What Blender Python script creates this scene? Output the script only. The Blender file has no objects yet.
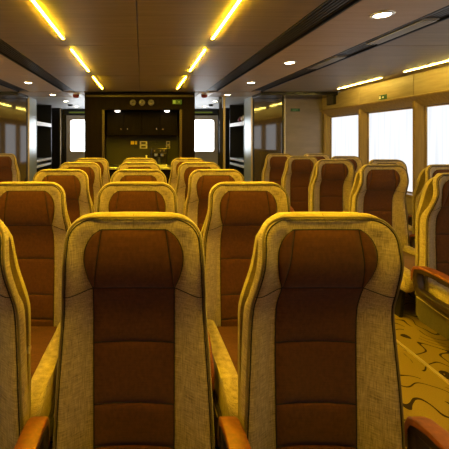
import bpy, bmesh, math, random
from mathutils import Vector, Matrix
random.seed(4)
SC = bpy.context.scene
COL = SC.collection
PI = math.pi
CAMX, EYE = 0.035, 1.45
CEIL = 2.292          # underside of the cabin ceiling
WALLX = 3.56          # inner face of the side walls
WALLY = 6.82          # partition at the end of the seating

# ------------------------------------------------------------------ materials
def new_mat(name):
    m = bpy.data.materials.new(name); m.use_nodes = True
    nt = m.node_tree; b = nt.nodes['Principled BSDF']
    return m, nt, b
def plain(name, col, rough=.5, metal=0., spec=.5, var=0., scale=30, bump=0.):
    m, nt, b = new_mat(name)
    b.inputs['Base Color'].default_value = (*col, 1)
    b.inputs['Roughness'].default_value = rough
    b.inputs['Metallic'].default_value = metal
    b.inputs['Specular IOR Level'].default_value = spec
    if var or bump:
        tc = nt.nodes.new('ShaderNodeTexCoord'); n = nt.nodes.new('ShaderNodeTexNoise')
        n.inputs['Scale'].default_value = scale; n.inputs['Detail'].default_value = 4
        nt.links.new(tc.outputs['Object'], n.inputs['Vector'])
        if var:
            mx = nt.nodes.new('ShaderNodeMixRGB'); mx.inputs[1].default_value = (*[c*(1-var) for c in col], 1)
            mx.inputs[2].default_value = (*[min(1, c*(1+var)) for c in col], 1)
            nt.links.new(n.outputs['Fac'], mx.inputs[0]); nt.links.new(mx.outputs[0], b.inputs['Base Color'])
        if bump:
            bp = nt.nodes.new('ShaderNodeBump'); bp.inputs['Strength'].default_value = bump; bp.inputs['Distance'].default_value = .002
            nt.links.new(n.outputs['Fac'], bp.inputs['Height']); nt.links.new(bp.outputs[0], b.inputs['Normal'])
    return m
def weave(name, dark, light, sx=(30, 30, 420), sz=(420, 420, 30), rough=.9, bump=.35, contrast=(.35, .65)):
    """linen: two stretched noises crossing each other"""
    m, nt, b = new_mat(name)
    tc = nt.nodes.new('ShaderNodeTexCoord')
    outs = []
    for s in (sx, sz):
        mp = nt.nodes.new('ShaderNodeMapping'); mp.inputs['Scale'].default_value = s
        n = nt.nodes.new('ShaderNodeTexNoise'); n.inputs['Scale'].default_value = 1; n.inputs['Detail'].default_value = 2
        nt.links.new(tc.outputs['Object'], mp.inputs[0]); nt.links.new(mp.outputs[0], n.inputs['Vector'])
        outs.append(n.outputs['Fac'])
    a = nt.nodes.new('ShaderNodeMath'); a.operation = 'ADD'
    nt.links.new(outs[0], a.inputs[0]); nt.links.new(outs[1], a.inputs[1])
    h = nt.nodes.new('ShaderNodeMath'); h.operation = 'MULTIPLY'; h.inputs[1].default_value = .5
    nt.links.new(a.outputs[0], h.inputs[0])
    r = nt.nodes.new('ShaderNodeValToRGB')
    r.color_ramp.elements[0].position = contrast[0]; r.color_ramp.elements[0].color = (*dark, 1)
    r.color_ramp.elements[1].position = contrast[1]; r.color_ramp.elements[1].color = (*light, 1)
    nt.links.new(h.outputs[0], r.inputs[0]); nt.links.new(r.outputs[0], b.inputs['Base Color'])
    bp = nt.nodes.new('ShaderNodeBump'); bp.inputs['Strength'].default_value = bump; bp.inputs['Distance'].default_value = .002
    nt.links.new(h.outputs[0], bp.inputs['Height']); nt.links.new(bp.outputs[0], b.inputs['Normal'])
    b.inputs['Roughness'].default_value = rough; b.inputs['Specular IOR Level'].default_value = .2
    b.inputs['Sheen Weight'].default_value = .15
    return m
def grain(name, dark, light, scale, rough=.4, spec=.5):
    """wood or laminate: noise stretched along one axis"""
    m, nt, b = new_mat(name)
    tc = nt.nodes.new('ShaderNodeTexCoord'); mp = nt.nodes.new('ShaderNodeMapping'); mp.inputs['Scale'].default_value = scale
    n = nt.nodes.new('ShaderNodeTexNoise'); n.inputs['Scale'].default_value = 1; n.inputs['Detail'].default_value = 5
    nt.links.new(tc.outputs['Object'], mp.inputs[0]); nt.links.new(mp.outputs[0], n.inputs['Vector'])
    r = nt.nodes.new('ShaderNodeValToRGB')
    r.color_ramp.elements[0].position = .3; r.color_ramp.elements[0].color = (*dark, 1)
    r.color_ramp.elements[1].position = .7; r.color_ramp.elements[1].color = (*light, 1)
    nt.links.new(n.outputs['Fac'], r.inputs[0]); nt.links.new(r.outputs[0], b.inputs['Base Color'])
    b.inputs['Roughness'].default_value = rough; b.inputs['Specular IOR Level'].default_value = spec
    return m
def emit(name, col, strength):
    m = bpy.data.materials.new(name); m.use_nodes = True; nt = m.node_tree; nt.nodes.clear()
    o = nt.nodes.new('ShaderNodeOutputMaterial'); e = nt.nodes.new('ShaderNodeEmission')
    e.inputs[0].default_value = (*col, 1); e.inputs[1].default_value = strength
    nt.links.new(e.outputs[0], o.inputs[0]); return m

AMBER = (1.0, .645, .013)
M = {}
M['fabric'] = weave('tan_linen', (.22, .163, .095), (.58, .435, .26))
M['shell'] = weave('olive_linen', (.25, .185, .07), (.42, .32, .13))
M['brown'] = weave('brown_upholstery', (.068, .021, .006), (.132, .043, .0135), sx=(12, 12, 700), sz=(90, 90, 60), contrast=(.3, .7), bump=.25)
M['seam'] = plain('dark_stitching', (.012, .008, .005), .8)
M['piping'] = plain('olive_piping', (.20, .15, .075), .8, var=.2, scale=300)
M['rust'] = grain('rust_leather', (.15, .038, .007), (.26, .068, .012), (60, 60, 60), .48)
M['armside'] = grain('dark_brown_leather', (.02, .010, .005), (.04, .019, .008), (60, 60, 60), .5)
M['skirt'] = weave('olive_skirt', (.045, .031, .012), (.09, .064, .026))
M['darkmetal'] = plain('dark_metal', (.03, .028, .025), .45, .6)
M['ceiling'] = grain('tan_ceiling_laminate', (.20, .148, .085), (.265, .20, .12), (2, 40, 2), .5, .35)
M['ceiling_light'] = grain('light_ceiling_laminate', (.42, .33, .23), (.50, .40, .29), (2, 40, 2), .5, .35)
M['ceiling_grey'] = plain('grey_ceiling', (.68, .69, .70), .45, var=.1, scale=5)
M['black'] = plain('black_plastic', (.010, .009, .009), .45)
M['blackgloss'] = plain('black_gloss', (.014, .011, .009), .25)
M['slat'] = plain('dark_slat', (.07, .06, .052), .35)
M['aluminium'] = plain('brushed_aluminium', (.48, .45, .40), .4, .5)
M['wall'] = grain('beige_wall_laminate', (.30, .23, .12), (.40, .31, .17), (4, 4, 30), .38, .4)
M['partition'] = grain('beige_partition', (.215, .172, .14), (.265, .213, .175), (3, 3, 12), .6, .25)
M['pillar'] = grain('golden_pillar', (.20, .125, .04), (.29, .19, .065), (40, 40, 3), .35, .45)
M['railwood'] = grain('rail_wood', (.035, .022, .009), (.06, .038, .016), (40, 40, 3), .4, .4)
M['walnut'] = grain('dark_walnut', (.0035, .0018, .0011), (.009, .0046, .0028), (40, 40, 3), .6, .05)
M['cabinet'] = grain('dark_cabinet', (.0035, .002, .0012), (.0075, .0045, .0026), (40, 40, 3), .6, .05)
M['splash'] = plain('olive_backsplash', (.013, .009, .005), .6, var=.15, scale=6)
M['cream'] = plain('cream_paint', (.60, .53, .43), .45, var=.08, scale=8)
M['bluegrey'] = plain('blue_grey_steel', (.34, .40, .44), .3, .35, var=.12, scale=6)
M['white'] = plain('white_paint', (.75, .75, .74), .4, var=.05, scale=20)
M['tanpost'] = plain('tan_post', (.55, .42, .24), .35, .3)
M['steel'] = plain('stainless_steel', (.62, .60, .57), .28, .9)
M['brass'] = plain('knob_brass', (.75, .62, .38), .25, .9)
M['green'] = plain('sign_green', (.006, .075, .03), .4)
M['signpale'] = plain('sign_pale_green', (.16, .34, .2), .5)
M['spotgrey'] = plain('spotlight_grey', (.13, .12, .11), .4)
M['red'] = plain('dark_red_plastic', (.22, .02, .015), .3)
M['yellow'] = plain('yellow_plastic', (.95, .68, .03), .4)
M['strip'] = emit('amber_strip', AMBER, 275)
M['sidestrip'] = emit('warm_side_strip', (1.0, .72, .13), 85)
M['lamp'] = emit('downlight_glow', (1.0, .82, .50), 22)
M['galleylamp'] = emit('galley_lamp_glow', (1.0, .92, .78), 6)
M['doorglow'] = emit('daylight_door_pane', (.93, .97, 1.0), 4.5)
M['signglow'] = emit('exit_sign_glow', (.5, .6, .1), .10)

# brown-tinted polished glass that mirrors the cabin
m, nt, b = new_mat('bronze_glass')
b.inputs['Base Color'].default_value = (.055, .038, .020, 1); b.inputs['Roughness'].default_value = .06
b.inputs['IOR'].default_value = 1.9; b.inputs['Specular IOR Level'].default_value = .75
M['glass'] = m
# daylight on a sheer blind: faint vertical cords, overexposed
m = bpy.data.materials.new('sheer_blind_daylight'); m.use_nodes = True; nt = m.node_tree; nt.nodes.clear()
o = nt.nodes.new('ShaderNodeOutputMaterial'); e = nt.nodes.new('ShaderNodeEmission')
tc = nt.nodes.new('ShaderNodeTexCoord'); mp = nt.nodes.new('ShaderNodeMapping'); mp.inputs['Scale'].default_value = (1, 16, .6)
n = nt.nodes.new('ShaderNodeTexNoise'); n.inputs['Scale'].default_value = 1; n.inputs['Detail'].default_value = 1.5
r = nt.nodes.new('ShaderNodeValToRGB'); r.color_ramp.elements[0].position = .35; r.color_ramp.elements[0].color = (.84, .87, .905, 1)
r.color_ramp.elements[1].position = .55; r.color_ramp.elements[1].color = (.97, .98, 1, 1)
nt.links.new(tc.outputs['Object'], mp.inputs[0]); nt.links.new(mp.outputs[0], n.inputs['Vector']); nt.links.new(n.outputs['Fac'], r.inputs[0])
nt.links.new(r.outputs[0], e.inputs[0]); e.inputs[1].default_value = .64; nt.links.new(e.outputs[0], o.inputs[0])
M['blind'] = m
# gold carpet with broken dark curls
m, nt, b = new_mat('gold_carpet'); b.inputs['Roughness'].default_value = .95; b.inputs['Specular IOR Level'].default_value = .1
tc = nt.nodes.new('ShaderNodeTexCoord')
wv = nt.nodes.new('ShaderNodeTexWave'); wv.wave_type = 'RINGS'; wv.rings_direction = 'Z'; wv.inputs['Scale'].default_value = 2.6; wv.inputs['Distortion'].default_value = 13
wv.inputs['Detail'].default_value = 0; wv.inputs['Detail Scale'].default_value = 2.0; nt.links.new(tc.outputs['Object'], wv.inputs['Vector'])
lt = nt.nodes.new('ShaderNodeMath'); lt.operation = 'GREATER_THAN'; lt.inputs[1].default_value = .962; nt.links.new(wv.outputs['Fac'], lt.inputs[0])
n2 = nt.nodes.new('ShaderNodeTexNoise'); n2.inputs['Scale'].default_value = 6; n2.inputs['Detail'].default_value = 0; nt.links.new(tc.outputs['Object'], n2.inputs['Vector'])
gt = nt.nodes.new('ShaderNodeMath'); gt.operation = 'GREATER_THAN'; gt.inputs[1].default_value = .39; nt.links.new(n2.outputs['Fac'], gt.inputs[0])
an = nt.nodes.new('ShaderNodeMath'); an.operation = 'MULTIPLY'; nt.links.new(lt.outputs[0], an.inputs[0]); nt.links.new(gt.outputs[0], an.inputs[1])
n3 = nt.nodes.new('ShaderNodeTexNoise'); n3.inputs['Scale'].default_value = 180; nt.links.new(tc.outputs['Object'], n3.inputs['Vector'])
mg = nt.nodes.new('ShaderNodeMixRGB'); mg.inputs[1].default_value = (.20, .132, .024, 1); mg.inputs[2].default_value = (.32, .215, .045, 1); nt.links.new(n3.outputs['Fac'], mg.inputs[0])
mx = nt.nodes.new('ShaderNodeMixRGB'); mx.inputs[2].default_value = (.03, .018, .008, 1)
nt.links.new(an.outputs[0], mx.inputs[0]); nt.links.new(mg.outputs[0], mx.inputs[1]); nt.links.new(mx.outputs[0], b.inputs['Base Color'])
M['carpet'] = m

# ------------------------------------------------------------------ mesh helpers
def add_box(bm, x0, x1, y0, y1, z0, z1, bevel=0., seg=2):
    g = bmesh.ops.create_cube(bm, size=1)
    vs = g['verts']
    for v in vs:
        v.co = Vector((x0 + (v.co.x+.5)*(x1-x0), y0 + (v.co.y+.5)*(y1-y0), z0 + (v.co.z+.5)*(z1-z0)))
    if bevel:
        es = list({e for v in vs for e in v.link_edges})
        bmesh.ops.bevel(bm, geom=es, offset=bevel, segments=seg, profile=.5, affect='EDGES')
def add_tube(bm, pts, r, n=6, closed=False):
    pts = [Vector(p) for p in pts]; rings = []
    N = len(pts)
    for i, p in enumerate(pts):
        a = pts[(i-1) % N] if (closed or i > 0) else p
        c = pts[(i+1) % N] if (closed or i < N-1) else p
        t = (c-a).normalized() if (c-a).length > 1e-9 else Vector((0, 0, 1))
        u = t.cross(Vector((0, 1, 0)))
        if u.length < .05: u = t.cross(Vector((1, 0, 0)))
        u.normalize(); w = t.cross(u)
        rings.append([bm.verts.new(p + r*(math.cos(2*PI*k/n)*u + math.sin(2*PI*k/n)*w)) for k in range(n)])
    for i in range(N if closed else N-1):
        A, B = rings[i], rings[(i+1) % N]
        for k in range(n):
            bm.faces.new((A[k], A[(k+1) % n], B[(k+1) % n], B[k]))
    if not closed:
        bm.faces.new(rings[0][::-1]); bm.faces.new(rings[-1])
def add_lathe(bm, prof, cx, cy, cz, n=20, axis='z'):
    rings = []
    for r, h in prof:
        ring = []
        for k in range(n):
            a = 2*PI*k/n; p = (r*math.cos(a), r*math.sin(a), h)
            if axis == 'y': p = (p[0], p[2], p[1])
            if axis == 'x': p = (p[2], p[0], p[1])
            ring.append(bm.verts.new((cx+p[0], cy+p[1], cz+p[2])))
        rings.append(ring)
    for A, B in zip(rings, rings[1:]):
        for k in range(n): bm.faces.new((A[k], A[(k+1) % n], B[(k+1) % n], B[k]))
    bm.faces.new(rings[0][::-1]); bm.faces.new(rings[-1])
def add_prism(bm, poly, x0, x1, bevel=0., seg=3):
    """poly in (y,z), extruded along x"""
    A = [bm.verts.new((x0, y, z)) for y, z in poly]; B = [bm.verts.new((x1, y, z)) for y, z in poly]
    n = len(poly); fs = [bm.faces.new(A), bm.faces.new(B[::-1])]
    for k in range(n): bm.faces.new((A[k], B[k], B[(k+1) % n], A[(k+1) % n]))
    if bevel:
        es = [e for f in fs for e in f.edges]
        bmesh.ops.bevel(bm, geom=es, offset=bevel, segments=seg, profile=.5, affect='EDGES')
def obj(name, bm, mat, parent=None, smooth=False, angle=None):
    bmesh.ops.recalc_face_normals(bm, faces=bm.faces[:])
    me = bpy.data.meshes.new(name); bm.to_mesh(me); bm.free()
    o = bpy.data.objects.new(name, me); COL.objects.link(o)
    for mm in (mat if isinstance(mat, (list, tuple)) else [mat]): me.materials.append(mm)
    if smooth:
        for p in me.polygons: p.use_smooth = True
        if angle: me.set_sharp_from_angle(angle=math.radians(angle))
    if parent: o.parent = parent
    return o
def box(name, mat, x0, x1, y0, y1, z0, z1, parent=None, bevel=0.):
    bm = bmesh.new(); add_box(bm, x0, x1, y0, y1, z0, z1, bevel); return obj(name, bm, mat, parent)
def tag(o, label, cat, group=None):
    o['label'] = label; o['category'] = cat
    if group: o['group'] = group
    return o
def thing(name, label, cat, loc=(0, 0, 0), group=None):
    o = bpy.data.objects.new(name, None); COL.objects.link(o); o.location = loc; o.empty_display_size = .1
    return tag(o, label, cat, group)
def struct(o):
    o['kind'] = 'structure'; return o
def copy_tree(o, parent=None):
    c = o.copy(); COL.objects.link(c); c.parent = parent
    for ch in list(o.children): copy_tree(ch, c)
    return c

def lerp(tab, z):
    """smooth (monotone cosine-free Catmull) interpolation of a table [(z, v)...]"""
    if z <= tab[0][0]: return tab[0][1]
    if z >= tab[-1][0]: return tab[-1][1]
    for i in range(len(tab)-1):
        if tab[i][0] <= z <= tab[i+1][0]:
            z0, v0 = tab[i]; z1, v1 = tab[i+1]
            m0 = (v1-tab[i-1][1])/(z1-tab[i-1][0]) if i > 0 else (v1-v0)/(z1-z0)
            m1 = (tab[i+2][1]-v0)/(tab[i+2][0]-z0) if i+2 < len(tab) else (v1-v0)/(z1-z0)
            h = z1-z0; t = (z-z0)/h
            return (2*t**3-3*t**2+1)*v0 + (t**3-2*t**2+t)*h*m0 + (-2*t**3+3*t**2)*v1 + (t**3-t**2)*h*m1

# ------------------------------------------------------------------ the seat
ZT, ZB = 1.208, .345
YC = [(.36, .070), (.60, .076), (.80, .078), (.89, .068), (.96, .034), (1.04, .003), (1.10, 0), (1.21, .012)]
EF = [(.32, .060), (.60, .061), (.75, .054), (.88, .043), (.95, .037), (1.02, .037), (1.07, .038), (1.14, .030), (1.21, .014)]
WH = [(.32, .270), (.44, .268), (.63, .259), (.80, .249), (.88, .2435), (.95, .237), (1.0, .231), (1.09, .2235), (1.15, .220), (1.21, .215)]
IW = [(.36, .135), (.70, .137), (.90, .136), (.958, .133), (.972, .136), (1.0, .146), (1.05, .156), (1.09, .156), (1.12, .146), (1.145, .128), (1.160, .106)]
RC = .085
def half(z):
    w = lerp(WH, z); zc = ZT-RC
    if z > zc: w -= RC - math.sqrt(max(0, RC*RC-(z-zc)**2))
    return w
def surf(x, z, off=0.):
    W = half(z); a = abs(x); iw = min(lerp(IW, z), W*.9)
    s = min(1, max(0, (a-iw)/max(.02, (W-.014-iw)))); s = s*s*(3-2*s)
    y = lerp(YC, z) - lerp(EF, z)*s
    y += .010*(1-min(1, a/iw)**2)*(1 if z < .95 else .3)      # shallow hollow of the back
    d = min(W-a, (ZT-z)*1.0); r = .032
    if d < r: y += r - math.sqrt(max(0, r*r-(r-max(0, d))**2))
    return Vector((x, y-off, z))
def build_backrest(parent):
    bm = bmesh.new(); nx = 34
    zs = [ZB+(ZT-.10-ZB)*i/34 for i in range(35)] + [ZT-.10+.10*math.sin(PI/2*(i+1)/14) for i in range(14)]
    us = [math.sin(PI/2*(-1+2*j/nx))*.75+.25*(-1+2*j/nx) for j in range(nx+1)]
    F = [[bm.verts.new(surf(u*half(z), z)) for u in us] for z in zs]
    TH = .085
    def by(z): return lerp(YC, z)-lerp(EF, z)+.062
    def bw(z):
        t = min(1, max(0, (z-.86)/.14)); return .985-.12*t*t*(3-2*t)
    Bk = [[bm.verts.new((u*half(z)*bw(z), by(z)+.012*(1-u*u), z if z < ZT-.02 else min(z, ZT-.004))) for u in us] for z in zs]
    for G, flip in ((F, 0), (Bk, 1)):
        for i in range(len(zs)-1):
            for j in range(nx):
                q = (G[i][j], G[i][j+1], G[i+1][j+1], G[i+1][j]); bm.faces.new(q[::-1] if flip else q)
    for i in range(len(zs)-1):
        for j in (0, nx): bm.faces.new((F[i][j], F[i+1][j], Bk[i+1][j], Bk[i][j]))
    for j in range(nx):
        for i in (0, len(zs)-1): bm.faces.new((F[i][j], F[i][j+1], Bk[i][j+1], Bk[i][j]))
    bk = obj('backrest', bm, M['fabric'], parent, True, 60)
    def patch(name, xl, xr, z0, z1, mat, nxp=16, nzp=12, puff=.009):
        bm = bmesh.new(); G = []
        for i in range(nzp+1):
            t = i/nzp; t = .5-.5*math.cos(PI*t); z = z0+(z1-z0)*t; row = []
            for j in range(nxp+1):
                s = j/nxp; s = .5-.5*math.cos(PI*s); x = xl(z)+(xr(z)-xl(z))*s
                o = puff*(1-abs(2*s-1)**7)*(1-abs(2*t-1)**9)+.0012
                row.append(bm.verts.new(surf(x, z, o)))
            G.append(row)
        for i in range(nzp):
            for j in range(nxp): bm.faces.new((G[i][j], G[i][j+1], G[i+1][j+1], G[i+1][j]))
        rim = G[0] + [r[-1] for r in G[1:]] + G[-1][-2::-1] + [r[0] for r in G[-2:0:-1]]
        inn = [bm.verts.new(v.co+Vector((0, .008, 0))) for v in rim]
        for k in range(len(rim)): bm.faces.new((rim[k], rim[(k+1) % len(rim)], inn[(k+1) % len(rim)], inn[k]))
        return obj(name, bm, mat, bk, True, 50)
    iw = lambda z: lerp(IW, z)
    ZH0, ZH1 = .962, 1.160
    sv = lambda z: (.131)+(.103-.131)*(z-ZH0)/(ZH1-ZH0)
    patch('headrest_panel', lambda z: -sv(z), sv, ZH0, ZH1, M['brown'])
    patch('headrest_side_panel', lambda z: -max(iw(z), sv(z)+.001), lambda z: -sv(z), ZH0, ZH1, M['brown'], 8, 14, .006)
    patch('headrest_side_panel', sv, lambda z: max(iw(z), sv(z)+.001), ZH0, ZH1, M['brown'], 8, 14, .006)
    cuts = [ZH0, .757, .549, .408, .352]
    for a, c in zip(cuts, cuts[1:]): patch('back_panel', lambda z: -iw(z), iw, c, a, M['brown'])
    # stitching
    bm = bmesh.new(); r = .0019
    def line(f, z0, z1, n=20): add_tube(bm, [surf(f(z0+(z1-z0)*i/n), z0+(z1-z0)*i/n, .002) for i in range(n+1)], r, 5)
    for sg in (-1, 1):
        line(lambda z: sg*iw(z), ZB+.01, ZH1, 50)
        line(lambda z: sg*sv(z), ZH0, ZH1)
        add_tube(bm, [surf(sg*(.133+(.232-.133)*t), .962-.022*math.sin(PI/2*t), .001) for t in [i/8 for i in range(9)]], .0014, 5)
    for z in cuts[:-1]: add_tube(bm, [surf(-iw(z)+2*iw(z)*i/12, z, .002) for i in range(13)], r, 5)
    add_tube(bm, [surf(-.104+.208*i/10, ZH1, .002) for i in range(11)], r, 5)
    obj('stitching', bm, M['seam'], bk)
    # piping along the outline
    def outline(dd):
        L = []
        for i in range(40):
            z = ZB+.005+(ZT-RC-ZB-.005)*i/40; L.append((half(z)-dd, z))
        for i in range(13):
            a = PI/2*i/12; rr = RC-dd; L.append((half(ZT-RC)-RC+rr*math.cos(a), ZT-RC+rr*math.sin(a)))
        n = len(L); return [(-x, z) for x, z in L] + [(x, z) for x, z in L[::-1]]
    bm = bmesh.new(); add_tube(bm, [surf(x, z, .0015) for x, z in outline(.009)], .0042, 6); obj('piping', bm, M['piping'], bk, True)
    bm = bmesh.new(); add_tube(bm, [surf(x, z, .0006) for x, z in outline(.0165)], .0022, 5); obj('edge_stitching', bm, M['seam'], bk)
    bm = bmesh.new(); add_tube(bm, [surf(0, ZT-.043+.04*i/6, .0004) for i in range(7)], .0011, 4); obj('top_stitch', bm, M['piping'], bk)
    # moulded rear shell
    bm = bmesh.new(); G = []; zz = [.30+.85*i/24 for i in range(25)] + [1.15+.035*math.sin(PI/2*i/6) for i in range(1, 7)]
    prof = [(-1, 0), (-1, .45), (-.93, .85), (-.8, 1), (-.4, 1.08), (0, 1.1), (.4, 1.08), (.8, 1), (.93, .85), (1, .45), (1, 0), (.5, 0), (0, 0), (-.5, 0)]
    for z in zz:
        t_ = min(1, max(0, (z-.84)/.22)); w = .252-.052*t_*t_*(3-2*t_); zc = 1.185-.08
        if z > zc: w -= .08-math.sqrt(max(0, .08**2-(z-zc)**2))
        q_ = min(1, max(0, (z-1.02)/.15)); ys = .098-.045*q_*q_*(3-2*q_); th = .055 if z < 1.1 else .055*math.sqrt(max(.02, 1-((z-1.1)/.0855)**2*.9))
        G.append([bm.verts.new((u*w, ys+t*th, z)) for u, t in prof])
    n = len(prof)
    for A, B in zip(G, G[1:]):
        for k in range(n): bm.faces.new((A[k], A[(k+1) % n], B[(k+1) % n], B[k]))
    bm.faces.new(G[0]); bm.faces.new(G[-1][::-1])
    sh = obj('rear_shell', bm, M['shell'], parent, True, 40)
    return bk
def build_cushion(parent):
    bm = bmesh.new()                                       # brown centre
    poly = [(-.02, .33), (-.60, .33), (-.625, .35), (-.635, .40), (-.62, .445), (-.58, .465), (-.5, .470), (-.25, .458), (-.04, .452)]
    add_prism(bm, [(y+.06 if y > -.1 else y, z-.055) for y, z in poly], -.187, .187, .012)
    cu = obj('cushion', bm, M['brown'], parent, True, 40)
    for sg in (-1, 1):
        bm = bmesh.new()
        poly = [(-.03, .32), (-.60, .32), (-.632, .345), (-.645, .40), (-.63, .46), (-.58, .492), (-.48, .50), (-.25, .49), (-.06, .50)]
        a, c = sorted((sg*.182, sg*.258)); add_prism(bm, [(y+.06 if y > -.1 else y, z-.055) for y, z in poly], a, c, .028, 4)
        obj('side_bolster', bm, M['fabric'], cu, True, 50)
        bm = bmesh.new(); add_tube(bm, [(sg*.2545, y, z-.055) for y, z in [(-.08, .47), (-.25, .465), (-.48, .472), (-.575, .464), (-.612, .44), (-.622, .39)]], .004, 6)
        obj('piping', bm, M['piping'], cu, True)
    bm = bmesh.new(); add_box(bm, -.225, .225, -.58, .0, .285, .33, .01)
    obj('seat_pan', bm, M['darkmetal'], parent)
ARM_TOP = [(.052, .43), (.057, .465), (.052, .505), (.036, .538), (.006, .553), (-.05, .560), (-.15, .562), (-.25, .556), (-.33, .540), (-.39, .510), (-.43, .466), (-.448, .420), (-.445, .375), (-.42, .345)]
ARM_BOT = [(-.38, .33), (-.25, .325), (-.10, .33), (.00, .345), (.035, .375)]
def inset(P, g):
    c = Vector((-.18, .44)); Q = []; n = len(P)
    for i in range(n):
        a = Vector(P[i-1]); b_ = Vector(P[i]); c_ = Vector(P[(i+1) % n]); t = (c_-a).normalized(); nn = Vector((-t.y, t.x))
        if nn.dot(c-b_) < 0: nn = -nn
        q = b_+nn*g; Q.append((q.x, q.y))
    return Q
def add_loop(bm, P, Q, x0, x1, bevel):
    """closed band between outlines P (outer) and Q (inner), both in (y,z)"""
    n = len(P); V = [[bm.verts.new((x, y, z)) for y, z in R] for R in (P, Q) for x in (x0, x1)]
    po0, po1, qi0, qi1 = V; keep = []
    for i in range(n):
        j = (i+1) % n
        bm.faces.new((po0[i], po0[j], po1[j], po1[i])); bm.faces.new((qi0[i], qi1[i], qi1[j], qi0[j]))
        bm.faces.new((po0[i], qi0[i], qi0[j], po0[j])); bm.faces.new((po1[i], po1[j], qi1[j], qi1[i]))
        for L in V: keep.append((L[i], L[j]))
    if bevel:
        es = [bm.edges.get(k) for k in keep]
        bmesh.ops.bevel(bm, geom=[e for e in es if e], offset=bevel, segments=2, profile=.5, affect='EDGES')
def build_armrest(parent, x):
    P = ARM_TOP+ARM_BOT
    bm = bmesh.new(); add_loop(bm, inset(P, .006), inset(P, .050), x-.026, x+.026, .006)
    a = obj('armrest', bm, M['armside'], parent, True, 50)
    bm = bmesh.new(); n = len(ARM_TOP); IN = inset(P, .015)[:n]
    add_prism(bm, ARM_TOP+IN[::-1], x-.031, x+.031, .007, 3)
    obj('arm_pad', bm, M['rust'], a, True, 50)
    for sg in (-1, 1):
        bm = bmesh.new(); add_tube(bm, [(x+sg*.0265, y, z) for y, z in inset(P, .017)[:n]], .0022, 5)
        obj('arm_piping', bm, M['piping'], a)
def build_base(parent):
    for sg in (-1, 1):
        a, c = sorted((sg*.248, sg*.268)); bm = bmesh.new()
        add_prism(bm, [(.10, .36), (.10, .17), (.06, .13), (-.40, .13), (-.50, .22), (-.52, .30), (-.30, .31)], a, c, .007, 2)
        sk = obj('side_skirt', bm, M['skirt'], parent, True, 40)
        bm = bmesh.new(); add_tube(bm, [(sg*.269, y, z) for y, z in [(.085, .30), (-.10, .275), (-.30, .262), (-.46, .27)]], .004, 6); obj('skirt_piping', bm, M['fabric'], sk)
    for sg in (-1, 1):
        bm = bmesh.new()
        add_prism(bm, [(-.50, .29), (-.44, .29), (-.36, .03), (-.06, .29), (.0, .29), (-.24, .0), (-.46, .0)], sg*.17-.015, sg*.17+.015, .004)
        obj('leg', bm, M['darkmetal'], parent)
    bm = bmesh.new(); add_box(bm, -.2, .2, -.47, -.44, .25, .29, .004); obj('cross_beam', bm, M['darkmetal'], parent)
    bm = bmesh.new(); add_box(bm, -.2, .2, -.08, -.05, .25, .29, .004); obj('cross_beam', bm, M['darkmetal'], parent)
    bm = bmesh.new(); add_lathe(bm, [(.006, 0), (.014, .002), (.014, .008), (.004, .010)], .248, .10, .72, 12, 'x')
    obj('recline_button', bm, M['steel'], parent)
def make_seat(name, label, group, right_arm):
    t = thing(name, label, 'seat', (0, 0, 0), group)
    build_backrest(t); build_cushion(t); build_armrest(t, -SP/2); build_base(t)
    if right_arm: build_armrest(t, SP/2)
    return t
protos = {}
SP = .618
def place_seat(x, y, label, group, right_arm=False):
    if right_arm not in protos:
        o = protos[right_arm] = make_seat('passenger_seat', label, group, right_arm)
    else: o = copy_tree(protos[right_arm])
    o.location = (x, y, 0); o['label'] = label; o['group'] = group
    return o
PITCH = .832
rowname = ['nearest row', 'second row', 'third row', 'fourth row', 'farthest row, by the galley']
for r in range(5):
    y = 1.115+PITCH*r
    for c, side in enumerate(('left', 'middle', 'right')):
        lab = f'tan and brown high-backed {side} seat in the centre block, {rowname[r]}'
        place_seat(.008+(c-1)*SP, y, lab, 'passenger seats in the centre block', c == 2)
RX, RY = 2.31, 2.47
names = ['first', 'second', 'third', 'fourth', 'last']
for r in range(5):
    y = RY+PITCH*r
    place_seat(RX, y, f'tan and brown aisle seat right of the walkway, {names[r]} visible row counted from the front' if r < 4 else
               'tan and brown aisle seat right of the walkway, last row before the partition', 'seats along the right-hand windows')
    if r > 0:
        place_seat(RX+SP, y, f'tan and brown window seat on the right, behind the {names[r]} visible aisle seat' if r < 4 else
                   'tan and brown window seat on the right, last row before the beige partition', 'seats along the right-hand windows', True)
place_seat(-2.27, RY+PITCH*4-.02, 'lone tan and brown seat at the left edge before the mirror-like glass partition', 'seats along the left side', False)

# ------------------------------------------------------------------ setting
Y0 = -2.6; YF = 9.85
bm = bmesh.new(); add_box(bm, -WALLX-.25, WALLX+.25, Y0-.1, YF+.1, -.08, 0); struct(obj('floor', bm, M['carpet']))
tr = box('trim_1', M['tanpost'], 1.845, 1.868, .2, WALLY-.03, 0, .008); struct(tr); tr['label'] = 'cream metal strip running along the aisle carpet'
tr = box('trim_2', M['tanpost'], -1.868, -1.845, .2, WALLY-.03, 0, .008); struct(tr)

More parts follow.
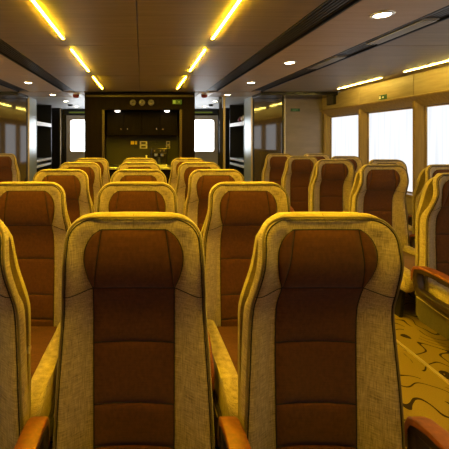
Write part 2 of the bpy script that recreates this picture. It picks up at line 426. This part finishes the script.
# ceiling: panels with joints between them, backed by a dark deck
bm = bmesh.new(); add_box(bm, -WALLX-.25, WALLX+.25, Y0-.1, YF+.1, CEIL+.07, CEIL+.13); struct(obj('ceiling', bm, M['black']))
cuts = [Y0, -1.34, .16, 1.66, 3.16, 4.66, 6.22]
B1 = (1.16, 1.37); B2 = (1.97, 2.18)
def ceil_panels(name, spans, mat, ylist):
    bm = bmesh.new()
    for x0, x1 in spans:
        for a, c in zip(ylist, ylist[1:]): add_box(bm, x0+.003, x1-.003, a+.004, c-.004, CEIL, CEIL+.05, .003, 1)
    return struct(obj(name, bm, mat))
ceil_panels('ceiling_centre', [(-B1[0], 0), (0, B1[0])], M['ceiling'], cuts)
ceil_panels('ceiling_side', [(-WALLX, -B2[1]), (B2[1], WALLX)], M['ceiling'], cuts)
ceil_panels('ceiling_band', [(-B2[0], -B1[1]), (B1[1], B2[0])], M['ceiling_light'], cuts)
ceil_panels('ceiling_entry', [(-2.80, -1.0), (1.0, 2.80)], M['ceiling_light'], [6.30, 6.96])
ceil_panels('ceiling_foyer', [(-2.80, 2.80)], M['ceiling_grey'], [7.0, YF])
k = 1
for sg in (-1, 1):
    x0, x1 = sorted((sg*2.18, sg*WALLX)); struct(box('trim_%d' % (k+2), M['blackgloss'], x0, x1, 6.28, WALLY-.003, CEIL-.055, CEIL+.05, None, .004)); k += 1

def vent_channel(x0, x1, label):
    t = thing('ceiling_vent', label, 'ceiling vent', ((x0+x1)/2, 2, CEIL+.01), 'dark slatted channels in the ceiling')
    w = (x1-x0)/2-.004; ya, yb = Y0-2+.02, 6.2-2
    bm = bmesh.new(); add_box(bm, -w, w, ya, yb, .048, .056)
    add_box(bm, -w, -w+.012, ya, yb, -.012, .048); add_box(bm, w-.012, w, ya, yb, -.012, .048); obj('housing', bm, M['black'], t)
    bm = bmesh.new(); n = 6
    for i in range(n):
        x = -w+.03+(2*w-.06)*i/(n-1); add_box(bm, x-.005, x+.005, ya, yb, .004, .03)
    obj('grille', bm, M['slat'], t)
    return t, w
for sg, s in ((-1, 'left'), (1, 'right')):
    a, c = sorted((sg*B1[0], sg*B1[1])); vent_channel(a, c, f'long dark slatted ceiling channel, inner one on the {s} side')
    a, c = sorted((sg*B2[0], sg*B2[1])); t, w = vent_channel(a, c, f'long dark ceiling channel with air diffusers, outer one on the {s} side')
    for y0, y1 in ((1.35, 1.95), (2.48, 3.10), (3.6, 4.2)):
        bm = bmesh.new(); xx = w-.02
        for x in (-.045, -.015, .015, .045): add_box(bm, x-.006, x+.006, y0-2, y1-2, -.014, .004)
        add_box(bm, -.06, .06, y0-2-.01, y0-2, -.006, .004); add_box(bm, -.06, .06, y1-2, y1-2+.01, -.006, .004)
        obj('diffuser', bm, M['aluminium'], t)

def strip(x, y0, y1, label, group, w, mat, h=.005):
    t = thing('strip_light', label, 'strip light', (x, (y0+y1)/2, CEIL), group); L = (y1-y0)/2
    bm = bmesh.new(); add_box(bm, -w-.006, w+.006, -L-.006, L+.006, -.003, -.0005); obj('frame', bm, M['tanpost'], t)
    bm = bmesh.new(); add_box(bm, -w, w, -L, L, -.003-h, -.003, .002, 1); obj('diffuser', bm, mat, t)
segs = [(.37, 1.46), (1.83, 2.93), (3.27, 4.33), (4.72, 5.83)]; sn = ['added unseen one', 'nearest', 'middle', 'farthest']  # first pair continues the lines out of view, added to light the nearest row
for sg, s in ((-1, 'left'), (1, 'right')):
    for (a, c), nme in zip(segs, sn):
        strip(sg*.625, a, c, f'glowing amber strip light in the central ceiling, {nme} of the {s} line', 'amber strips in the central ceiling', .0085, M['strip'])
    for (a, c), nme in zip([(3.28, 4.37), (4.78, 5.85)], ['nearer', 'farther']):
        if sg > 0 or True:
            strip(sg*3.31, a, c, f'thin pale strip light at the ceiling edge above the {s} windows, {nme} one', 'pale strips above the side windows', .0038, M['sidestrip'])
    strip(sg*3.31, 1.8, 2.9, f'thin pale strip light at the ceiling edge beyond the {s} edge of the photo', 'pale strips above the side windows', .0038, M['sidestrip'])

def downlight(x, y, label, mat='ceiling'):
    t = thing('ceiling_downlight', label, 'downlight', (x, y, CEIL), 'round downlights in the ceiling')
    bm = bmesh.new(); add_lathe(bm, [(.075, -.0005), (.073, -.006), (.06, -.010), (.054, -.010), (.050, -.003)], 0, 0, 0, 28); obj('ring', bm, M['steel'], t, True, 40)
    bm = bmesh.new(); add_lathe(bm, [(.050, -.006), (.046, -.009), (.02, -.011)], 0, 0, 0, 24); obj('lens', bm, M['lamp'], t, True, 50)
for sg, s in ((-1, 'left'), (1, 'right')):
    for y, w in ((2.36, 'nearest'), (3.84, 'second'), (5.2, 'third'), (6.62, 'by the partition'), (7.75, 'first in the grey foyer ceiling'), (9.0, 'last in the grey foyer ceiling')):
        if sg < 0 and y < 5: continue
        downlight(sg*1.655, y, f'round bright ceiling downlight on the {s}, {w}')
for sg, s in ((-1, 'left'), (1, 'right')):
    t = thing('alarm_beacon', f'dark red dome on a white ceiling plate at the {s} galley corner', 'alarm', (sg*1.21, 6.66, CEIL))
    bm = bmesh.new(); add_prism(bm, [(-.26, -.002), (.20, -.002), (.20, -.014), (-.26, -.008)], -.12, .12); obj('plate', bm, M['white'], t)
    bm = bmesh.new(); add_lathe(bm, [(.06, -.012), (.06, -.03), (.05, -.055), (.025, -.068)], 0, -.06, 0, 16); obj('dome', bm, M['red'], t, True, 50)
    t = thing('smoke_detector', f'small grey detector on the foyer ceiling, {s} side', 'detector', (sg*1.72, 8.55, CEIL), 'foyer smoke detectors')
    bm = bmesh.new(); add_lathe(bm, [(.06, -.001), (.06, -.02), (.045, -.04), (.02, -.045)], 0, 0, 0, 16); obj('body', bm, M['darkmetal'], t, True, 50)

# side walls with windows
wins = [(5.73, 6.70), (4.59, 5.60), (3.45, 4.46), (2.31, 3.32), (1.17, 2.18), (.03, 1.04), (-1.11, -.10), (-2.25, -1.24)]
WZ0, WZ1 = .72, EYE+.425
LEDGE = EYE+.545
nwin = 1
for sg, s in ((1, 'right'), (-1, 'left')):
    def X(a, c): return sorted((sg*a, sg*c))
    bm = bmesh.new()
    x0, x1 = X(WALLX, WALLX+.2)
    add_box(bm, x0, x1, Y0, WALLY, 0, WZ0)
    ys = sorted([Y0, WALLY]+[v for w in wins for v in w]); jy = [Y0, -1.19, -.03, 1.11, 2.24, 3.38, 4.53, 5.66, WALLY]
    for a, c in zip(jy, jy[1:]):                                   # fascia panels over the windows
        xa, xb = X(WALLX-.012, WALLX+.2); add_box(bm, xa, xb, a+.002, c-.002, LEDGE+.02, CEIL, .003, 1)
    struct(obj('wall_'+s, bm, M['wall']))
    bm = bmesh.new()                                               # golden frame ledge and pillars
    xa, xb = X(WALLX-.045, WALLX+.2)
    add_prism(bm, [(0, 0), (1, 0)], 0, 1) if False else None
    p = [(sg*(WALLX-.030), LEDGE+.02), (sg*(WALLX-.050), LEDGE+.010), (sg*(WALLX-.050), LEDGE-.004), (sg*(WALLX-.012), LEDGE-.05), (sg*(WALLX+.05), WZ1), (sg*(WALLX+.2), WZ1), (sg*(WALLX+.2), LEDGE+.02)]
    A = [bm.verts.new((x, Y0, z)) for x, z in p]; Bv = [bm.verts.new((x, WALLY-.001, z)) for x, z in p]
    bm.faces.new(A); bm.faces.new(Bv[::-1])
    for i in range(len(p)): bm.faces.new((A[i], Bv[i], Bv[(i+1) % len(p)], A[(i+1) % len(p)]))
    edges = [Y0] + [v for w in wins[::-1] for v in w] + [WALLY]
    for a, c in zip(edges[0::2], edges[1::2]):
        if c-a < .02: continue
        ch = min(.05, (c-a)*.35)
        q = [(sg*(WALLX-.012), a+ch), (sg*(WALLX-.012), c-ch), (sg*(WALLX+.07), c), (sg*(WALLX+.2), c), (sg*(WALLX+.2), a), (sg*(WALLX+.07), a)]
        A = [bm.verts.new((x, y, WZ0)) for x, y in q]; Bv = [bm.verts.new((x, y, LEDGE-.02)) for x, y in q]
        bm.faces.new(A); bm.faces.new(Bv[::-1])
        for i in range(6): bm.faces.new((A[i], Bv[i], Bv[(i+1) % 6], A[(i+1) % 6]))
    xa, xb = X(WALLX-.05, WALLX+.1); add_box(bm, xa, xb, Y0, WALLY-.001, WZ0-.03, WZ0+.004)
    struct(obj('trim_%d' % (5 if sg > 0 else 6), bm, M['pillar']))
    for a, c in wins:
        t = bpy.data.objects.new('window_%d' % nwin, None); COL.objects.link(t); t.location = (sg*(WALLX+.1), (a+c)/2, (WZ0+WZ1)/2); struct(t); nwin += 1
        hw = (c-a)/2-.001; hh = (WZ1-WZ0)/2-.002
        bm = bmesh.new()
        for y0_, y1_, z0_, z1_ in ((-hw, -hw+.018, -hh, hh), (hw-.018, hw, -hh, hh), (-hw+.018, hw-.018, hh-.018, hh), (-hw+.018, hw-.018, -hh, -hh+.018)):
            add_box(bm, -.02, .02, y0_, y1_, z0_, z1_, .004, 1)
        obj('window_frame', bm, M['pillar'], t)
        bm = bmesh.new(); add_box(bm, -.003, .003, -hw+.019, hw-.019, -hh+.019, hh-.019); obj('blind', bm, M['blind'], t)
bm = bmesh.new(); add_box(bm, -WALLX-.2, WALLX+.2, Y0-.1, Y0-.005, 0, CEIL+.05); struct(obj('wall_back', bm, M['partition']))

# front partition either side of the openings
for sg, s in ((1, 'right'), (-1, 'left')):
    def X(a, c): return sorted((sg*a, sg*c))
    a, c = X(2.83, WALLX+.2); struct(box('wall_front_'+s, M['partition'], a, c, WALLY, WALLY+.09, 0, CEIL+.02))
    a, c = X(2.805, 2.828); struct(box('trim_%d' % (7 if sg > 0 else 8), M['cream'], a, c, WALLY-.012, WALLY+.09, 0, CEIL))
    # tinted glass partition
    t = thing('glass_partition', f'glossy bronze glass panel on the {s} reflecting the side windows', 'glass partition', (sg*2.50, WALLY+.03, 0))
    bm = bmesh.new(); add_box(bm, -.275, .275, -.006, .006, .06, CEIL-.06); obj('pane', bm, M['glass'], t)
    bm = bmesh.new(); add_box(bm, -.30, -.275, -.016, .016, 0, CEIL-.03, .003); add_box(bm, .275, .30, -.016, .016, 0, CEIL-.03, .003)
    add_box(bm, -.275, .275, -.016, .016, CEIL-.06, CEIL-.03); add_box(bm, -.275, .275, -.016, .016, 0, .06); obj('frame', bm, M['black'], t)
    a = -sg*.318; bm = bmesh.new(); add_box(bm, a-.012, a+.012, -.02, .02, 0, CEIL-.03, .003); obj('post', bm, M['tanpost'], t)
    # side panel beyond the glass, then the luggage rack
    a, c = X(2.21, 2.25); struct(box('wall_side_%s' % s, M['bluegrey'], a, c, WALLY+.06, 7.42, 0, CEIL-.002))
    st = thing('luggage_rack', f'open steel luggage rack beyond the {s} glass panel', 'luggage rack', (sg*2.50, 8.05, 0))
    def LX(a_, c_): return sorted((sg*(a_-2.50), sg*(c_-2.50)))
    bm = bmesh.new(); a, c = LX(2.77, 2.80); add_box(bm, a, c, -.62, .62, 0, CEIL-.002); obj('back_panel', bm, M['black'], st)
    for z in (.50, .85, .97, 1.79):
        a, c = LX(2.22, 2.77); bm = bmesh.new(); add_box(bm, a, c, -.60, .60, z-.02, z+.02, .004)
        sh = obj('shelf', bm, M['bluegrey'], st)
        a, c = LX(2.205, 2.222); bm = bmesh.new(); add_box(bm, a, c, -.60, .60, z-(.045 if z > 1.5 else .025), z+(.04 if z > 1.5 else .025), .004); obj('shelf_edge', bm, M['white'], sh)
    for y in (-.62, .60):
        a, c = LX(2.205, 2.77); bm = bmesh.new(); add_box(bm, a, c, y, y+.02, 0, CEIL-.002); obj('end_panel', bm, M['bluegrey'] if y < 0 else M['black'], st)
    # foyer end wall and side
    a, c = X(2.81, 2.87); struct(box('wall_foyer_'+s, M['partition'], a, c, WALLY+.09, YF, 0, CEIL))
    a, c = X(2.19, 2.80); struct(box('trim_%d' % (11 if sg > 0 else 12), M['blackgloss'], a, c, YF-.35, YF, 0, CEIL))
    a, c = X(2.17, 2.19); struct(box('trim_%d' % (13 if sg > 0 else 14), M['tanpost'], a, c, YF-.37, YF-.33, 0, CEIL-.02)) if sg < 0 else None
    # door with rounded window
    d = bpy.data.objects.new('door_%d' % (1 if sg > 0 else 2), None); COL.objects.link(d); d.location = (1.66 if sg > 0 else -1.58, YF-.02, 0); struct(d)
    def rrect(hw, z0, z1, r, n=6):
        P = []
        for cx, cz, a0 in ((hw-r, z1-r, 0), (-hw+r, z1-r, 90), (-hw+r, z0+r, 180), (hw-r, z0+r, 270)):
            for i in range(n+1):
                a = math.radians(a0+90*i/n); P.append((cx+r*math.cos(a), cz+r*math.sin(a)))
        return P
    wz0, wz1 = EYE-.36, EYE+.545; hw = .40
    def ring(bm, P, Q, y0_, y1_):
        n = len(P); f0 = [bm.verts.new((x, y0_, z)) for x, z in P]; f1 = [bm.verts.new((x, y0_, z)) for x, z in Q]
        g0 = [bm.verts.new((x, y1_, z)) for x, z in P]; g1 = [bm.verts.new((x, y1_, z)) for x, z in Q]
        for i in range(n):
            j = (i+1) % n
            bm.faces.new((f0[i], f0[j], f1[j], f1[i])); bm.faces.new((g0[i], g1[i], g1[j], g0[j]))
            bm.faces.new((f0[i], g0[i], g0[j], f0[j])); bm.faces.new((f1[i], f1[j], g1[j], g1[i]))
    bm = bmesh.new(); n = 6; P = rrect(hw, wz0, wz1, .07)
    Q = rrect(.50, .0, EYE+.66, .001); ring(bm, Q, P, -.03, .01); obj('door_leaf', bm, M['cream'], d)
    bm = bmesh.new(); ring(bm, rrect(hw+.03, wz0-.03, wz1+.03, .09), rrect(hw-.012, wz0+.012, wz1-.012, .06), -.042, -.02); obj('window_gasket', bm, M['tanpost'], d)
    bm = bmesh.new(); vs = [bm.verts.new((x, -.012, z)) for x, z in P]; v2 = [bm.verts.new((x, -.004, z)) for x, z in P]
    bm.faces.new(vs); bm.faces.new(v2[::-1])
    for i in range(len(P)): bm.faces.new((vs[i], v2[i], v2[(i+1) % len(P)], vs[(i+1) % len(P)]))
    obj('window_pane', bm, M['doorglow'], d)
    bm = bmesh.new(); add_lathe(bm, [(.02, -.06), (.024, -.05), (.012, -.03)], -sg*.45, 0, 1.05, 12, 'y'); obj('door_handle', bm, M['steel'], d)
    t = thing('door_sign', f'narrow yellow-green lit strip over the {s} foyer door', 'sign', (sg*1.70, YF-.065, EYE+.745))
    bm = bmesh.new(); add_box(bm, -.45, .45, -.02, .03, -.06, .06, .006); obj('casing', bm, M['black'], t)
    bm = bmesh.new(); add_box(bm, -.30, .30, -.026, -.02, -.025, .02); obj('lit_face', bm, M['signglow'], t)
struct(box('wall_front', M['blackgloss'], -2.87, 2.87, YF, YF+.1, 0, CEIL+.02))
# handrail post in the right opening
bm = bmesh.new(); add_lathe(bm, [(.045, 0), (.045, .01), (.024, .015), (.024, CEIL-.015), (.045, CEIL-.01), (.045, CEIL-.001)], 1.665, WALLY+.12, 0, 14)
tag(obj('handrail_post', bm, M['tanpost'], None, True, 40), 'slim tan floor to ceiling post between the right foyer door and luggage rack', 'post')
struct(box('trim_15', M['blackgloss'], 1.575, 1.63, WALLY+.14, WALLY+.2, 0, CEIL-.002))

# things on the right luggage rack's top shelf
for i, (y, r, mm, lab) in enumerate([(7.62, .085, 'white', 'white rolled bundle on the right luggage shelf, nearer one'), (7.86, .08, 'cream', 'cream rolled bundle on the right luggage shelf, farther one'), (8.12, .075, 'red', 'small red pack at the far end of the right luggage shelf')]):
    bm = bmesh.new(); bmesh.ops.create_icosphere(bm, subdivisions=3, radius=r)
    for v in bm.verts:
        n_ = v.co.normalized(); v.co *= 1+.12*math.sin(7*n_.x+3*n_.z+i)+.07*math.sin(11*n_.y+i); v.co.z *= .9
    zmin = min(v.co.z for v in bm.verts)
    for v in bm.verts: v.co.z -= zmin
    o = obj('bundle', bm, M[mm], None, True); o.location = (2.34, y, 1.831); tag(o, lab, 'bundle', 'bundles on the luggage shelf')

# small black speaker on the right wall by the corner
t = thing('wall_speaker', 'small dark speaker high on the right wall near the corner', 'speaker', (WALLX-.014, 6.45, EYE+.72))
bm = bmesh.new(); add_box(bm, -.05, .0, -.12, .12, -.09, .09, .008); obj('cabinet', bm, M['black'], t)
bm = bmesh.new(); add_box(bm, -.055, -.05, -.105, .105, -.075, .075); obj('grille', bm, M['slat'], t)

# signs
def text(bm_name, s, size, mat, parent, loc, rot):
    cu = bpy.data.curves.new(bm_name, 'FONT'); cu.body = s; cu.size = size; cu.extrude = .0006; cu.align_x = 'CENTER'; cu.align_y = 'CENTER'
    o = bpy.data.objects.new(bm_name, cu); COL.objects.link(o)
    dg = bpy.context.evaluated_depsgraph_get(); me = bpy.data.meshes.new_from_object(o.evaluated_get(dg))
    bpy.data.objects.remove(o); bpy.data.curves.remove(cu)
    o = bpy.data.objects.new(bm_name, me); COL.objects.link(o); me.materials.clear(); me.materials.append(mat)
    o.parent = parent; o.location = loc; o.rotation_euler = rot; return o
t = thing('exit_sign', 'small dark green sign with pale marks above the middle right window', 'sign', (WALLX-.013, 5.10, LEDGE+.065))
bm = bmesh.new(); add_box(bm, -.004, -.0005, -.085, .085, -.034, .034, .001); obj('plate', bm, M['green'], t)
bm = bmesh.new(); add_box(bm, -.006, -.004, .045, .075, -.022, .022); obj('marking', bm, M['white'], t)
bm = bmesh.new(); add_box(bm, -.006, -.004, -.02, .012, -.012, .008); obj('marking', bm, M['white'], t)
t = thing('exit_sign', 'small green lettered exit sign on the beige right partition', 'sign', (3.02, WALLY-.0005, EYE+.565))
bm = bmesh.new(); add_box(bm, -.09, .09, -.003, 0, -.03, .03, .001); obj('plate', bm, M['green'], t)
text('lettering', 'EXIT', .05, M['signpale'], t, (0, -.0036, 0), (PI/2, 0, 0))

# ------------------------------------------------------------------ galley
GX0, GX1, GY, GB = -1.01, 1.0, 6.38, 7.45
cx = .035; HL = cx-GX0; HW = GX1-cx
g = bpy.data.objects.new('wall_galley', None); COL.objects.link(g); g.location = (cx, GY, 0); struct(g)
OW = .73; OZ = EYE+.535; CZ = .93
bm = bmesh.new(); add_box(bm, -HL, -OW, 0, GB-GY, 0, CEIL-.002, .004); obj('left_pier', bm, M['walnut'], g)
bm = bmesh.new(); add_box(bm, OW, HW, 0, GB-GY, 0, CEIL-.002, .004); obj('right_pier', bm, M['walnut'], g)
bm = bmesh.new(); add_box(bm, -OW, OW, 0, GB-GY, OZ, CEIL-.002); obj('header', bm, M['walnut'], g)
bm = bmesh.new(); add_box(bm, -OW, OW, .62, GB-GY, 0, OZ); obj('rear_panel', bm, M['walnut'], g)
bm = bmesh.new(); add_box(bm, -OW, OW, .605, .62, CZ+.001, EYE+.06); obj('backsplash', bm, M['splash'], g)
bm = bmesh.new(); add_box(bm, -HL+.02, HW-.02, -.012, 0, CEIL-.075, CEIL-.04, .003); obj('top_rail', bm, M['railwood'], g)
for sg in (-1, 1):
    a, c = sorted((sg*(OW-.045), sg*(OW-.001))); bm = bmesh.new(); add_box(bm, a, c, -.008, .05, .3, OZ-.001, .003); obj('opening_trim', bm, M['railwood'], g)
t = thing('base_cupboard', 'dark cupboard under the galley counter', 'cupboard', (cx, GY, 0))
bm = bmesh.new(); add_box(bm, -OW+.05, OW-.05, .08, .60, 0, CZ-.041); obj('body', bm, M['cabinet'], t)
tag(box('worktop', M['steel'], cx-OW+.05, cx+OW-.05, GY+.03, GY+.60, CZ-.04, CZ, None, .006), 'steel galley counter behind the farthest row of seats', 'counter')
for sg, s in ((-1, 'left'), (1, 'right')):
    t = thing('wall_cabinet', f'dark double-door wall cabinet with small knobs in the galley, {s} one', 'cabinet', (cx+sg*.338, GY, 0), 'galley wall cabinets')
    bm = bmesh.new(); add_box(bm, -.335, .335, .30, .60, EYE+.06, OZ-.002, .003); obj('body', bm, M['cabinet'], t)
    for q in (-1, 1):
        bm = bmesh.new(); b0 = q*.167; add_box(bm, b0-.164, b0+.164, .282, .30, EYE+.07, OZ-.02, .003); dr = obj('door', bm, M['cabinet'], t)
        bm = bmesh.new(); add_lathe(bm, [(.008, .30), (.008, .265), (.011, .26), (.011, .25), (.006, .246)], q*.062, 0, EYE+.19, 12, 'y'); obj('knob', bm, M['brass'], dr, True, 40)
for x, s in ((-.455, 'left'), (.465, 'right')):
    t = thing('galley_downlight', f'small white lamp under the galley header, {s} one', 'downlight', (cx+x, GY+.12, OZ), 'galley header lamps')
    bm = bmesh.new(); add_lathe(bm, [(.062, -.0005), (.062, -.010), (.05, -.014)], 0, 0, 0, 20); obj('ring', bm, M['steel'], t, True, 40)
    bm = bmesh.new(); add_lathe(bm, [(.05, -.010), (.045, -.026), (.02, -.034)], 0, 0, 0, 20); obj('lens', bm, M['galleylamp'], t, True, 50)
for x, s in ((-.165, 'left'), (0, 'middle'), (.165, 'right')):
    t = thing('header_spotlight', f'round pale unlit spotlight on the galley header, {s} of three', 'spotlight', (cx-.0+x, GY, EYE+.665), 'three galley header spotlights')
    bm = bmesh.new(); add_lathe(bm, [(.056, -.001), (.054, -.02), (.042, -.03), (.036, -.018)], 0, 0, 0, 24, 'y'); obj('rim', bm, M['spotgrey'], t, True, 40)
    bm = bmesh.new(); add_lathe(bm, [(.036, -.018), (.026, -.030), (.012, -.034)], 0, 0, 0, 20, 'y'); obj('lens', bm, M['spotgrey'], t, True, 50)
    bm = bmesh.new(); add_lathe(bm, [(.016, -.033), (.014, -.042), (.006, -.044)], 0, 0, 0, 12, 'y'); obj('cap', bm, M['black'], t)
t = thing('exit_sign', 'green and white exit sign on the right of the galley header', 'sign', (cx+.64, GY-.0005, EYE+.675))
bm = bmesh.new(); add_box(bm, -.085, .085, -.012, 0, -.04, .04, .002); obj('plate', bm, M['green'], t)
bm = bmesh.new(); add_box(bm, -.075, -.03, -.0145, -.012, -.03, .03); obj('marking', bm, M['signpale'], t); bm = bmesh.new()
add_box(bm, .02, .05, -.0145, -.012, -.008, .006)
obj('marking', bm, M['signpale'], t)
# switch panels on the backsplash
for i, (x, z, w, h, mm) in enumerate([(-.19, -.075, .035, .035, 'yellow'), (-.12, -.075, .022, .035, 'yellow'), (.03, -.08, .075, .035, 'steel'), (.20, -.08, .075, .03, 'black'),
                         (-.10, -.155, .05, .035, 'black'), (.03, -.155, .075, .035, 'steel'), (.38, -.08, .07, .03, 'black'), (.52, -.08, .04, .035, 'cream'), (.52, -.16, .04, .03, 'cream')]):
    pos = ['yellow switch at the far left', 'small yellow switch, second from the left', 'steel plate in the top row', 'black plate in the top row', 'black switch in the lower row', 'steel plate in the lower row',
           'wide black plate upper right', 'cream plate at the upper right end', 'cream plate at the lower right end'][i]
    t = thing('switch_panel', f'galley backsplash {pos}', 'switch', (cx+x, GY+.604, EYE+z), 'switches on the galley backsplash')
    bm = bmesh.new(); add_box(bm, -w, w, -.012, 0, -h, h, .004); obj('plate', bm, M[mm], t)
    bm = bmesh.new(); add_box(bm, -w*.6, w*.6, -.02, -.012, -h*.5, h*.5, .003); obj('rocker', bm, M['darkmetal'] if mm != 'yellow' else M['yellow'], t)
# coffee machine
t = thing('coffee_machine', 'black coffee machine on the galley counter, right side', 'coffee machine', (cx+.33, GY+.40, CZ))
bm = bmesh.new(); add_box(bm, -.16, .16, .02, .18, 0, .34, .015); obj('body', bm, M['blackgloss'], t)
bm = bmesh.new(); add_box(bm, -.16, .16, -.14, .02, .24, .35, .015); obj('head', bm, M['blackgloss'], t)
bm = bmesh.new(); add_box(bm, -.15, .15, -.15, .02, 0, .03, .006); obj('drip_tray', bm, M['steel'], t)
bm = bmesh.new(); add_lathe(bm, [(.03, .19), (.034, .2), (.034, .24)], -.06, -.06, 0, 14); obj('spout', bm, M['steel'], t); bm = bmesh.new(); add_lathe(bm, [(.03, .19), (.034, .2), (.034, .24)], .06, -.06, 0, 14); obj('spout', bm, M['steel'], t)
bm = bmesh.new(); add_lathe(bm, [(.05, .03), (.062, .06), (.062, .12), (.045, .15), (.05, .165)], 0, -.07, 0, 18); obj('carafe', bm, M['black'], t, True, 50)
for x in (-.09, .02, .09):
    bm = bmesh.new(); add_lathe(bm, [(.012, -.14), (.012, -.148), (.006, -.150)], x, 0, .295, 10, 'y'); obj('button', bm, M['brass'], t)
t = thing('bottle', 'small yellow bottle on the galley counter left of the coffee machine', 'bottle', (cx+.085, GY+.25, CZ))
bm = bmesh.new(); add_lathe(bm, [(.026, 0), (.028, .01), (.028, .15), (.012, .175), (.012, .19)], 0, 0, 0, 16); obj('body', bm, M['yellow'], t, True, 50)
bm = bmesh.new(); add_lathe(bm, [(.014, .19), (.014, .21), (.010, .213)], 0, 0, 0, 12); obj('cap', bm, M['white'], t)

# ------------------------------------------------------------------ world, camera, colour
w = bpy.data.worlds.new('overcast'); SC.world = w; w.use_nodes = True
w.node_tree.nodes['Background'].inputs[0].default_value = (.75, .85, 1, 1); w.node_tree.nodes['Background'].inputs[1].default_value = .5
cd = bpy.data.cameras.new('camera'); cam = bpy.data.objects.new('camera', cd); COL.objects.link(cam)
cam.location = (CAMX, 0, EYE); cam.rotation_euler = (PI/2, 0, 0)
cd.sensor_width = 36; cd.lens = 36*350/449; cd.shift_x = (224.5-142)/449; cd.shift_y = -(224.5-139)/449
cd.clip_start = .02
SC.camera = cam
SC.view_settings.view_transform = 'Standard'; SC.view_settings.look = 'None'; SC.view_settings.gamma = 1
SC.view_settings.exposure = .75; SC.view_settings.use_curve_mapping = False
